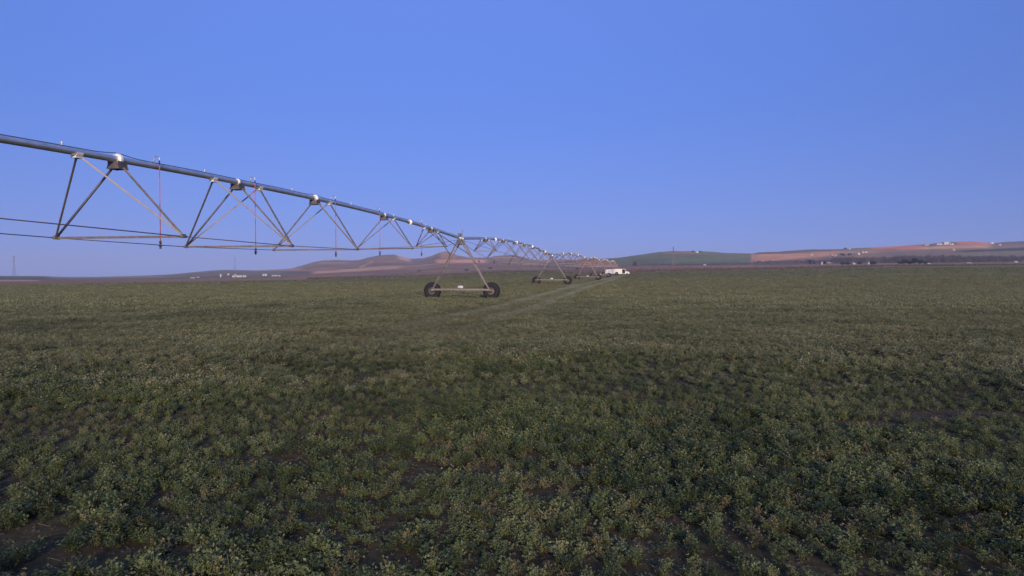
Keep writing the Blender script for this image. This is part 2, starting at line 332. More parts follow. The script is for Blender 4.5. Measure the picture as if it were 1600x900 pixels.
def hill_tone(X, Y, px, row):
    n = fbm(X / 160, Y / 110, 5); ry = R_y(px)
    c = np.zeros(X.shape + (3,)) + np.array((.20, .135, .12))
    c = mixc(c, (.26, .18, .15), sstep(.5, .75, n)); c = mixc(c, (.135, .105, .10), sstep(.52, .32, n))
    def area(x0, x1, fx, y0, y1, fy, cc_, s=1.):
        nonlocal c
        a = np.interp(px, [x0, x1], y0) if isinstance(y0, tuple) else y0; b = np.interp(px, [x0, x1], y1) if isinstance(y1, tuple) else y1
        wob = (fbm(X / 60, Y / 60, 3) - .5) * 1.2
        k = sstep(x0 - fx, x0 + fx, px) * sstep(x1 + fx, x1 - fx, px) * sstep(a - fy, a + fy, row + wob) * sstep(b + fy, b - fy, row + wob)
        c = mixc(c, cc_, k * s)
    # far left low grey-green hills
    area(-400, 455, 12, 400, 440, 1, (.125, .125, .105), .85); area(-300, 80, 10, 431, 436, .8, (.06, .075, .065), .9)
    area(80, 260, 10, 431, 434, .6, (.24, .20, .19), .6); area(400, 470, 10, 419, 423, .8, (.34, .23, .20), .8)
    # brown hills left of the tower
    area(500, 545, 8, 409, 413, 1., (.30, .20, .165), .7); area(440, 490, 4, 424, 428, .6, (.07, .075, .07), .8)
    area(490, 625, 10, (424, 415), (428, 420), .8, (.46, .30, .25), .95); area(562, 582, 4, (417, 407), (419, 411), .8, (.48, .33, .28), .9)
    area(622, 642, 4, (400, 404), (404, 410), .8, (.55, .36, .28), .95)
    area(560, 640, 6, 410, 415, 1.5, (.14, .105, .11), .6); area(640, 690, 6, 404, 413, 2, (.13, .105, .11), .6)
    area(688, 712, 4, 393, 404, 1.5, (.40, .22, .18), .8)
    area(682, 760, 6, 405.5, 411, .9, (.58, .31, .25), 1); area(612, 700, 8, (418, 410), (419.5, 412), .5, (.36, .25, .2), .7)
    area(760, 850, 6, 404, 412, 2, (.22, .155, .14), .7); area(820, 900, 8, 411, 415, 1, (.15, .14, .12), .6)
    # reddish hill behind the van
    area(905, 966, 9, (402, 409), 418, 1.2, (.29, .14, .12), .95)
    # green hill
    area(968, 1174, 5, 380, 413, .8, (.115, .150, .10), 1); area(945, 968, 6, 400, (406, 414), 1, (.10, .13, .09), .9)
    area(1035, 1088, 7, 390, 397, .7, (.26, .17, .135), .85); area(975, 1040, 12, 402, 412, 2, (.085, .12, .10), .7)
    area(985, 1174, 8, (413, 410.5), 414.5, .7, (.07, .07, .075), .85)
    # right: tan fields, plum woodland strip, red soil band
    area(1174, 1640, 3, 372, 420, .5, (.22, .165, .13), 1); area(1174, 1300, 2, (397.5, 395), (410, 400), .8, (.50, .27, .20), .95)
    area(1182, 1300, 2, 385, (397, 393), .6, (.13, .105, .105), .9); area(1176, 1300, 3, (409, 407), 416, .8, (.09, .08, .095), .9)
    area(1260, 1360, 6, 385, (391.5, 388), .5, (.10, .11, .09), .9); area(1270, 1420, 10, (393, 391), (397, 394), .7, (.42, .25, .18), .8)
    area(1362, 1442, 6, (386, 383), (390, 387), .6, (.56, .18, .135), 1); area(1400, 1550, 6, (388, 380), (391, 384.5), .6, (.48, .22, .16), .95)
    area(1455, 1500, 4, 376, 381, .6, (.12, .10, .10), .8); area(1495, 1550, 6, 376, 382, .8, (.50, .18, .13), .9)
    area(1440, 1545, 8, (386, 384), (390, 387), .8, (.44, .34, .24), .85)
    area(1488, 1660, 5, (392, 383.5), (395, 390), .7, (.03, .036, .05), 1); area(1552, 1660, 4, 376, 382, .7, (.10, .095, .10), .8)
    area(1370, 1500, 12, (392, 391), 402, 1.2, (.17, .14, .135), .8); area(1490, 1660, 12, (396, 391), 402, 1.2, (.15, .15, .115), .85)
    area(1285, 1660, 12, 403, 413, 1.5, (.10, .08, .09), .8)
    return c
def sheet(name, rr, tone, mat):
    nr = rr.shape[0]; th = np.broadcast_to(TH[None], rr.shape); d = rr; rad = rr / CO[None]
    X = rad * np.sin(th); Y = rad * np.cos(th); px = np.broadcast_to(PX[None], rr.shape)
    Z = depth_y(px, d) + relief(px, d, X, Y)
    row = HY + (CAMZ - Z) / d * F
    C = tone(X, Y) if tone is field_tone else tone(X, Y, px, row)
    co = np.stack([X, Y, Z], -1).reshape(-1, 3)
    i = np.arange(nr - 1)[:, None] * NT + np.arange(NT)[None]; j = np.arange(nr - 1)[:, None] * NT + ((np.arange(NT) + 1) % NT)[None]
    q = np.stack([i, i + NT, j + NT, j], -1).reshape(-1, 4)[:, ::-1]
    me = bpy.data.meshes.new(name); me.vertices.add(len(co)); me.vertices.foreach_set('co', co.ravel())
    me.loops.add(q.size); me.loops.foreach_set('vertex_index', q.ravel().astype(np.int32))
    me.polygons.add(len(q)); me.polygons.foreach_set('loop_start', np.arange(0, q.size, 4, dtype=np.int32))
    me.update(calc_edges=True); me.polygons.foreach_set('use_smooth', np.ones(len(q), bool))
    ca = me.color_attributes.new('tone', 'FLOAT_COLOR', 'POINT')
    ca.data.foreach_set('color', np.concatenate([np.clip(C.reshape(-1, 3) * BAL[name], 0, .8), np.ones((len(co), 1))], 1).ravel())
    me.materials.append(mat); me.update()
    o = bpy.data.objects.new(name, me); col.objects.link(o); tag(o, kind='structure'); return o
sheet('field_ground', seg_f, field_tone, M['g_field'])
sheet('farmland_plain', seg_p, plain_tone, M['g_plain'])
sheet('hills', seg_h, hill_tone, M['g_hill'])

# ------------------------------------------------------------------ scatter (crop, scrub)
def scatter(name, pts, rot, scl, idx, protos, label, cat):
    c = bpy.data.collections.new(name + '_source')
    for p in protos: c.objects.link(p)
    me = bpy.data.meshes.new(name); me.vertices.add(len(pts)); me.vertices.foreach_set('co', np.asarray(pts, float).ravel())
    for an, ty, dat in (('rot', 'FLOAT_VECTOR', rot), ('scl', 'FLOAT_VECTOR', scl)):
        a = me.attributes.new(an, ty, 'POINT'); a.data.foreach_set('vector', np.asarray(dat, float).ravel())
    a = me.attributes.new('idx', 'INT', 'POINT'); a.data.foreach_set('value', np.asarray(idx, np.int32))
    me.materials.append(protos[0].data.materials[0])
    o = bpy.data.objects.new(name, me); col.objects.link(o)
    g = bpy.data.node_groups.new(name + '_scatter', 'GeometryNodeTree')
    g.interface.new_socket('Geometry', in_out='INPUT', socket_type='NodeSocketGeometry'); g.interface.new_socket('Geometry', in_out='OUTPUT', socket_type='NodeSocketGeometry')
    N, L = g.nodes, g.links; gi = N.new('NodeGroupInput'); go = N.new('NodeGroupOutput'); ip = N.new('GeometryNodeInstanceOnPoints')
    ci = N.new('GeometryNodeCollectionInfo'); ci.inputs['Collection'].default_value = c; ci.inputs['Separate Children'].default_value = True; ci.inputs['Reset Children'].default_value = True
    ip.inputs['Pick Instance'].default_value = True
    def att(n, t): a = N.new('GeometryNodeInputNamedAttribute'); a.data_type = t; a.inputs['Name'].default_value = n; return a.outputs['Attribute']
    L.new(gi.outputs[0], ip.inputs['Points']); L.new(ci.outputs[0], ip.inputs['Instance'])
    L.new(att('idx', 'INT'), ip.inputs['Instance Index']); L.new(att('rot', 'FLOAT_VECTOR'), ip.inputs['Rotation']); L.new(att('scl', 'FLOAT_VECTOR'), ip.inputs['Scale'])
    L.new(ip.outputs[0], go.inputs[0])
    md = o.modifiers.new('scatter', 'NODES'); md.node_group = g
    tag(o, label, cat, kind='stuff'); return o
def proto(name, V, Fc, mats, mi=None):
    me = bpy.data.meshes.new(name); me.from_pydata([tuple(v) for v in V], [], Fc)
    for m in mats: me.materials.append(m)
    if mi is not None: me.polygons.foreach_set('material_index', mi)
    me.update(); return bpy.data.objects.new(name, me)
def tuft(name, stems, nodes, leaf, h, spread, mats, dry=.08, seed=0, leaflets=3):
    rn = random.Random(seed); V = []; Fc = []; mi = []
    for s in range(stems):
        a = rn.uniform(0, 6.283); b = rn.uniform(.1, 1) ** .6; base = Vector((math.cos(a), math.sin(a), 0)) * spread * .35 * b
        tip = Vector((math.cos(a), math.sin(a), 0)) * spread * b + Vector((rn.uniform(-.02, .02), rn.uniform(-.02, .02), h * rn.uniform(.6, 1.1) * (1.15 - .45 * b)))
        isdry = 1 if rn.random() < dry else 0
        side = Vector((-math.sin(a), math.cos(a), 0)) * .0016 * (leaf / .016)
        n = len(V); V += [base - side, base + side, tip + side * .4, tip - side * .4]; Fc.append((n, n + 1, n + 2, n + 3)); mi.append(isdry)
        for k in range(nodes):
            t = (k + 1 + rn.uniform(-.3, .3)) / nodes; t = .25 + .75 * min(t, 1.02)
            p = base.lerp(tip, t); az0 = rn.uniform(0, 6.283)
            pd = Vector((math.cos(az0), math.sin(az0), rn.uniform(.2, .9))).normalized(); pc = p + pd * leaf * rn.uniform(.6, 1.3)
            for l in range(leaflets):
                az = az0 + (l - (leaflets - 1) / 2) * 1.1 + rn.uniform(-.3, .3); el = rn.uniform(-.35, .9)
                d = Vector((math.cos(az) * math.cos(el), math.sin(az) * math.cos(el), math.sin(el)))
                w = d.cross(Vector((rn.uniform(-.4, .4), rn.uniform(-.4, .4), 1))).normalized(); L_ = leaf * rn.uniform(.75, 1.35); W_ = L_ * rn.uniform(.24, .36)
                up = w.cross(d) * L_ * rn.uniform(-.05, .12)
                n = len(V); V += [pc, pc + d * L_ * .55 + w * W_ + up, pc + d * L_ * 1.05, pc + d * L_ * .55 - w * W_ + up]
                Fc.append((n, n + 1, n + 2, n + 3)); mi.append(isdry)
    return proto(name, V, Fc, mats, mi)
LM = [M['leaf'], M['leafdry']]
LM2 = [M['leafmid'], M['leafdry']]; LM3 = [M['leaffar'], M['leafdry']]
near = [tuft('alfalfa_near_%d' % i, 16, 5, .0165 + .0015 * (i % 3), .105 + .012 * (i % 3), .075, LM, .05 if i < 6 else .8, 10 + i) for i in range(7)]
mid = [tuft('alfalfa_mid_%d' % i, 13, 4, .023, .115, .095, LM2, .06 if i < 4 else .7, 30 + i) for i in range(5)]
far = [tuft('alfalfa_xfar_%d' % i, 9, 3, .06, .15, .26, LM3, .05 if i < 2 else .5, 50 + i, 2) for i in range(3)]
BARE = [(3.75, 7.9, .7, .30), (.72, 6.05, .30, .14), (-2.35, 4.05, .42, .22), (-.68, 4.02, .2, .14), (-2.1, 6.3, .5, .2), (5.1, 8.5, .9, .3), (-.5, 5.9, .5, .2), (-3.1, 4.4, .5, .3), (-5.0, 9.0, .5, .2), (1.1, 4.6, .2, .1)]
def scatter_zone(r0, r1, n, half=40.):
    # more plants per metre nearer the camera
    u = rng.random(n); r = (r0 ** .8 + (r1 ** .8 - r0 ** .8) * u) ** (1 / .8); th = np.radians(rng.uniform(-half, half, n))
    return r * np.sin(th), r * np.cos(th)
def jgrid(r0, r1, pitch, half=39.):
    w_ = r1 * math.sin(R(half)); xs = np.arange(-w_, w_, pitch); ys = np.arange(0, r1, pitch)
    X, Y = np.meshgrid(xs, ys); X = X.ravel() + rng.uniform(-.42, .42, X.size) * pitch; Y = Y.ravel() + rng.uniform(-.42, .42, Y.size) * pitch
    r = np.hypot(X, Y); k = (r >= r0) & (r < r1) & (np.abs(np.arctan2(X, Y)) < R(half)); return X[k], Y[k]
def crop(name, X, Y, protos, ndry, smin, smax, label):
    keep = np.ones(len(X), bool); r = np.hypot(X, Y)
    dens = fbm(X / 1.1, Y / 1.1, 3); gap = np.clip((dens - .36) / .1, 0, 1)
    clump = fbm(X / .26 + 11, Y / .26 + 5, 2); cg = np.clip((clump - .38) / .12, 0, 1)
    wgt = np.where(r < 40, (.80 + .20 * gap) * (.62 + .38 * cg), .85 + .15 * gap)
    for bx, by, a, b in BARE:
        q = np.hypot((X - bx) / a, (Y - by) / b) + (fbm(X * 4, Y * 4, 2) - .5) * .8; wgt *= np.clip((q - .75) / .5, .02, 1)
    tk = np.maximum(track_k(X, Y), rut_k(X, Y)); wgt *= 1 - .75 * tk * sstep(15, 35, r) - .2 * tk; cor = corridor(X, Y)
    keep = rng.random(len(X)) < wgt; X, Y = X[keep], Y[keep]; n = len(X); r = np.hypot(X, Y)
    big = fbm(X / 2.6 + 7, Y / 2.6, 3)
    s = (smin + (smax - smin) * np.clip((big - .25) * 2, 0, 1)) * rng.uniform(.75, 1.25, n) * (1 + sstep(75, 250, r) * .9)
    tk = np.maximum(track_k(X, Y), rut_k(X, Y))
    for t in TOWERS[1:4]:
        s *= 1 - .6 * np.exp(-((X - t[0]) / 3.6) ** 4 - ((Y - t[1] + .6) / 1.6) ** 4)
    cor = corridor(X, Y); s *= (1 - .4 * tk) * (1 - .35 * cor)
    scl = np.stack([s * rng.uniform(.9, 1.15, n), s * rng.uniform(.9, 1.15, n), s * rng.uniform(.75, 1.2, n) / (1 + sstep(75, 250, r) * .9)], -1)
    rot = np.stack([rng.uniform(-.18, .18, n), rng.uniform(-.18, .18, n), rng.uniform(0, 6.283, n)], -1)
    ng = len(protos); dn = fbm(X / 1.6 + 40, Y / 1.6, 3)
    pd = np.clip((dn - .51) * 1.8, .03, .4) + .35 * cor + .45 * sstep(.52, .66, fbm(X / 70 + 9, Y / 8 + 2, 3)) * sstep(35, 60, r); isd = rng.random(n) < pd
    idx = np.where(isd, rng.integers(ng - ndry, ng, n), rng.integers(0, ng - ndry, n))
    Z = ground_z(X, Y) - .004
    return scatter(name, np.stack([X, Y, Z], -1), rot, scl, idx, protos, label, 'crop')
def blend(X, Y, lo=None, hi=None):
    r = np.hypot(X, Y) * (1 + (fbm(X / 2.2, Y / 2.2, 3) - .5) * .5); k = np.ones(len(X), bool); u = vnoise(X * 37.7, Y * 41.3) * 0 + rng.random(len(X))
    if lo: k &= u < sstep(lo[0], lo[1], r)
    if hi: k &= u > sstep(hi[0], hi[1], r)
    return X[k], Y[k]
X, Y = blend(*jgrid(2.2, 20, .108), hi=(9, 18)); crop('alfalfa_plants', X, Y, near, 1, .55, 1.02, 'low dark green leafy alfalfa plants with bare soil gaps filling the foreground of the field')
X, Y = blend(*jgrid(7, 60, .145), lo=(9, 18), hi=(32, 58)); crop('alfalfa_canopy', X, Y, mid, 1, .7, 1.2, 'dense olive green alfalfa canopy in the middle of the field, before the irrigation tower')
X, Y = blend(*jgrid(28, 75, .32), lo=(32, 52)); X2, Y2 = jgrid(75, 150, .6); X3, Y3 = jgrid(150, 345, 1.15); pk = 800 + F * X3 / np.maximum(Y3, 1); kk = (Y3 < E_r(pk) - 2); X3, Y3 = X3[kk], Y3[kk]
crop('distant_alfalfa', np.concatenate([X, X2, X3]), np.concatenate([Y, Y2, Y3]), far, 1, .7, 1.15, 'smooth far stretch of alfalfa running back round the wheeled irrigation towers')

M['clod'] = metal('soil_clod', (.035, .029, .022), (.07, .057, .042), .95, 0, 20., .5)
def clod(i):
    rn = random.Random(i); V = []; n, m_ = 7, 4
    for j in range(1, m_):
        for k in range(n): a, b = 2 * math.pi * k / n, math.pi * j / m_; q = rn.uniform(.7, 1.25); V.append((math.cos(a) * math.sin(b) * q, math.sin(a) * math.sin(b) * q, math.cos(b) * q * .6))
    V += [(0, 0, .6), (0, 0, -.6)]; Fc = [(j * n + k, j * n + (k + 1) % n, (j + 1) * n + (k + 1) % n, (j + 1) * n + k) for j in range(m_ - 2) for k in range(n)]
    Fc += [(k, len(V) - 2, (k + 1) % n) for k in range(n)] + [((m_ - 2) * n + k, (m_ - 2) * n + (k + 1) % n, len(V) - 1) for k in range(n)]
    return proto('clod_%d' % i, V, Fc, [M['clod']])
def straw(i):
    rn = random.Random(i); V = []; Fc = []; L_ = rn.uniform(2.5, 5); b = rn.uniform(-1, 1); n = 5
    for k in range(n + 1): t = k / n; V += [(L_ * (t - .5), -.09 + b * t * t, .12 + .5 * t * (1 - t)), (L_ * (t - .5), .09 + b * t * t, .12 + .5 * t * (1 - t))]
    for k in range(n): Fc.append((2 * k, 2 * k + 1, 2 * k + 3, 2 * k + 2))
    return proto('straw_%d' % i, V, Fc, [M['leafdry']])
n = 22000; r_ = 3 + 10 * rng.random(n) ** .8; th_ = np.radians(rng.uniform(-40, 40, n)); X, Y = r_ * np.sin(th_), r_ * np.cos(th_)
s_ = rng.uniform(.5, 1, n) ** 3 * .014 + .003
scatter('soil_clods', np.stack([X, Y, ground_z(X, Y)], -1), rng.uniform(0, 6.28, (n, 3)) * np.array([.1, .1, 1]), np.stack([s_, s_, s_], -1), rng.integers(0, 4, n), [clod(i) for i in range(4)], 'small brown soil clods lying between the nearest alfalfa plants', 'soil')
n = 9000; r_ = 3 + 9 * rng.random(n) ** .8; th_ = np.radians(rng.uniform(-40, 40, n)); X, Y = r_ * np.sin(th_), r_ * np.cos(th_); s_ = rng.uniform(.008, .02, n)
scatter('dead_stems', np.stack([X, Y, ground_z(X, Y) + .004], -1), rng.uniform(0, 6.28, (n, 3)) * np.array([.06, .06, 1]), np.stack([s_, s_, s_], -1), rng.integers(0, 3, n), [straw(i) for i in range(3)], 'pale dead stems lying on the soil between the nearest alfalfa plants', 'litter')

# ------------------------------------------------------------------ irrigation machine
def lerp(a, b, t): return a + (b - a) * t
PR = .084
def make_span(length, camber, bars, hoses, flanges, hy, braces_at):
    """local x runs from tower A to tower B along the pipe, z up from the pipe axis"""
    root = empty('pipe_span')
    zc = lambda s: camber * (1 - ((s - length / 2) / (length / 2)) ** 2)
    n = 48; pts = [(.25 + (length - .5) * i / n, 0, zc(.25 + (length - .5) * i / n)) for i in range(n + 1)]
    MB().tube(pts, PR, 16).build('pipe', M['pipe'], root)
    cab = []; 
    for i in range(161):
        s = .25 + (length - .5) * i / 160; lift = max([math.exp(-((s - f) / .45) ** 2) for f in flanges] + [0]) * .06
        cab.append((s, .02 * math.sin(s * 1.3), zc(s) + PR + .014 + lift))
    MB().tube(cab, .011, 5).build('power_cable', M['cable'], root)
    for f in flanges:
        m = MB(); sl = Vector((1, 0, (zc(f + .1) - zc(f - .1)) / .2)).normalized(); c = Vector((f, 0, zc(f)))
        m.lathe([(-.05, PR), (-.045, .145), (-.012, .15), (-.012, .10), (.012, .10), (.012, .15), (.045, .145), (.05, PR)], c, sl, 20, False)
        for k in range(8):
            a = k * math.pi / 4; e = Vector((0, math.cos(a), math.sin(a))) * .122; m.tube([c + e - sl * .07, c + e + sl * .07], .012, 6)
        m.build('flange', M['bright'], root)
    def vbracket(s):
        m = MB(); z = zc(s)
        # folded gusset below the pipe, wider at its foot
        t, b, h0, h1 = .10, .19, z - PR * .75, z - PR - .17
        for sx in (-.17, .17):
            m.add([(s + sx, -t, h0), (s + sx, t, h0), (s + sx, b, h1), (s + sx, -b, h1), (s + sx + .008, -t, h0), (s + sx + .008, t, h0), (s + sx + .008, b, h1), (s + sx + .008, -b, h1)],
                  [(0, 1, 2, 3), (7, 6, 5, 4), (0, 4, 5, 1), (1, 5, 6, 2), (2, 6, 7, 3), (3, 7, 4, 0)])
        for sy in (-1, 1):
            m.prism([(-.006, -.10), (.006, -.10), (.006, .10), (-.006, .10)], (s - .165, sy * (t + b) / 2, (h0 + h1) / 2), (s + .172, sy * (t + b) / 2, (h0 + h1) / 2))
        o = m.build('truss_bracket', M['plate'], root)
        MB().lathe([(-.07, PR + .002), (-.07, PR + .022), (.07, PR + .022), (.07, PR + .002)], (s, 0, z), (1, 0, 0), 18).build('clamp', M['bright'], o)
    def sbracket(s):
        m = MB(); z = zc(s)
        ring = [(0, math.cos(a) * (PR + .012), math.sin(a) * (PR + .012)) for a in [math.pi + math.pi * k / 10 for k in range(11)]]
        vs = []
        for x in (-.10, .10):
            for (q, y, zz) in ring: vs.append((s + x, y, z + zz)); vs.append((s + x, y * 1.0, z + zz - .03))
        fs = []
        for k in range(10):
            a, b = 2 * k, 2 * k + 2
            fs += [(a, b, b + 1, a + 1), (a + 22, a + 23, b + 23, b + 22), (a + 1, b + 1, b + 23, a + 23), (a, a + 22, b + 22, b)]
        m.add(vs, fs); m.box((s, 0, z - PR - .045), (.22, .16, .03)); m.build('lug_bracket', M['bright'], root)
    for (s, depth, width, sides) in bars:
        zb = zc(s) - depth; hw = width / 2
        m = MB(); m.angle((s, -hw, zb), (s, hw, zb), .06, .008); m.build('crossbar', M['steel'], root)
        for sy in (-1, 1):
            mm = MB(); mm.box((s, sy * hw, zb + .01), (.16, .05, .10)); mm.tube([(s - .13, sy * hw, zb), (s + .13, sy * hw, zb)], .03, 8); mm.build('rod_joint', M['steel'], root)
        vbracket(s)
        for sy in (-1, 1):
            MB().angle((s + .02 * sy, sy * .17, zc(s) - PR - .13), (s + .02 * sy, sy * (hw - .02), zb + .05), .043, .006).build('truss_leg', M['steel'], root)
        for q in sides:
            s2 = s + q * 1.35; sbracket(s2)
            for sy in (-1, 1):
                MB().angle((s2 - .06 * q, sy * .07, zc(s2) - PR - .04), (s + .03 * q, sy * (hw - .02), zb + .05), .041, .006).build('truss_brace', M['steel'], root)
    for sy in (-1, 1):
        P = [(.55, sy * .18, -.14)] + [(s, sy * w_ / 2, zc(s) - d_) for s, d_, w_, _ in bars] + [(length - .55, sy * .18, -.14)]
        for a, b in zip(P[:-1], P[1:]):
            MB().tube([a, b], .013, 6).build('truss_rod', M['rod'], root)
    for s, zb in hoses:
        z = zc(s)
        arc = [(s, .0, z + PR)] + [(s, hy * (.08 - .08 * math.cos(a)), z + PR + .11 + .08 * math.sin(a)) for a in [math.pi * k / 8 for k in range(9)]] + [(s, hy * .16, z + PR + .0)]
        g = MB().tube(arc, .012, 8).build('gooseneck', M['pipe'], root)
        h = MB().tube([(s, hy * .16, z + PR + .01), (s + .01, hy * .165, lerp(z, zb, .5)), (s, hy * .16, zb + .18)], .013 if hy > 0 else .008, 7).build('drop_hose', M['hose'], root)
        MB().tube([(s, hy * .16, z + PR + .05), (s, hy * .16, z + PR - .04)], .02, 7).build('hose_clamp', M['black'], h)
        m = MB(); m.lathe([(.20, .012), (.19, .03), (.12, .034), (.11, .018), (.09, .018), (.085, .055), (.06, .06), (.05, .03), (.02, .022), (.0, .035), (-.015, .03), (-.02, .001)], (s, hy * .16, zb), (0, 0, 1), 12)
        m.build('sprinkler_head', M['black'], h)
    for s in [x for x in np.arange(2.6, length - 1, 5.5)]:
        if s > 3: MB().lathe([(0, .016), (.07, .016), (.075, .022), (.10, .022), (.10, .001)], (s, 0, zc(s) + PR), (0, 0, 1), 8).build('outlet_plug', M['bright'], root)
    for s, ex, ez, dx in braces_at:
        for sy in (-1, 1):
            MB().angle((s, sy * .05, zc(s) - PR - .03), (dx, sy * ex, ez), .05, .007).build('tower_brace', M['steel'], root)
    return root
bars1 = [(7.0, 1.10, 1.92, (-1, 1)), (14.95, 1.70, 2.97, (-1,)), (22.7, 2.07, 3.6, (-1,)), (28.3, 2.11, 3.8, (-1, 1)), (33.8, 1.98, 3.68, (1,)), (41.0, 1.66, 3.5, (1,)), (46.0, .9, 1.9, (-1, 1))]
bars2 = [(8.0, 1.0, 1.85, (-1, 1)), (15.3, 1.6, 2.9, (-1, 1)), (21.3, 2.0, 3.4, (1,)), (27.0, 2.1, 3.5, (-1, 1)), (33.0, 2.0, 3.4, (-1,)), (38.8, 1.5, 2.8, (1,)), (44.0, .92, 1.8, (-1, 1))]
def orient(o, A, B):
    A, B = Vector(A), Vector(B); d = B - A; o.location = A
    o.rotation_euler = Euler((0, -math.atan2(d.z, math.hypot(d.x, d.y)), math.atan2(d.y, d.x)), 'XYZ'); return d.length
TP = [Vector(t) for t in TOWERS]
L1 = (TP[1] - TP[0]).length; L2 = (TP[2] - TP[1]).length
hz1 = {32.4: 2.38, 27.5: 2.36, 21.1: 2.45, 16.0: 2.65, 9.4: 2.8, 43: 2.3}
sp1 = make_span(L1, .675, bars1, [(s, z - (4.27 - .42 * s / L1)) for s, z in hz1.items()], [11.0, 22.7, 33.8, 44.9], 1, [(6.3, .70, 3.12 - 4.27, .12)])
orient(sp1, TP[1], TP[0])
G_SP = 'pipe spans of the centre pivot irrigation line'
tag(sp1, 'nearest arched galvanised pipe span crossing the upper left, with red drop hoses', 'irrigation span', G_SP)
sp2 = make_span(L2, .68, bars2, [(s, -1.6) for s in (5.0, 10.6, 17.6, 24, 30.5, 37, 43)], [11.9, 22.3, 32.4, 42.9], -1, [])
orient(sp2, TP[1], TP[2])
tag(sp2, 'second arched pipe span, between the nearest wheeled tower and the next one back', 'irrigation span', G_SP)
spl = ['third arched pipe span, behind the second wheeled tower of the line', 'fourth arched pipe span, small against the reddish hill', 'fifth arched pipe span, tiny in front of the red hill left of the van', 'farthest arched pipe span, ending above the white van']
for i in range(2, 6):
    c = copy_tree(sp2); L_ = orient(c, TP[i], TP[i + 1]); c.scale = (L_ / L2, 1, 1); tag(c, spl[i - 2], 'irrigation span', G_SP)

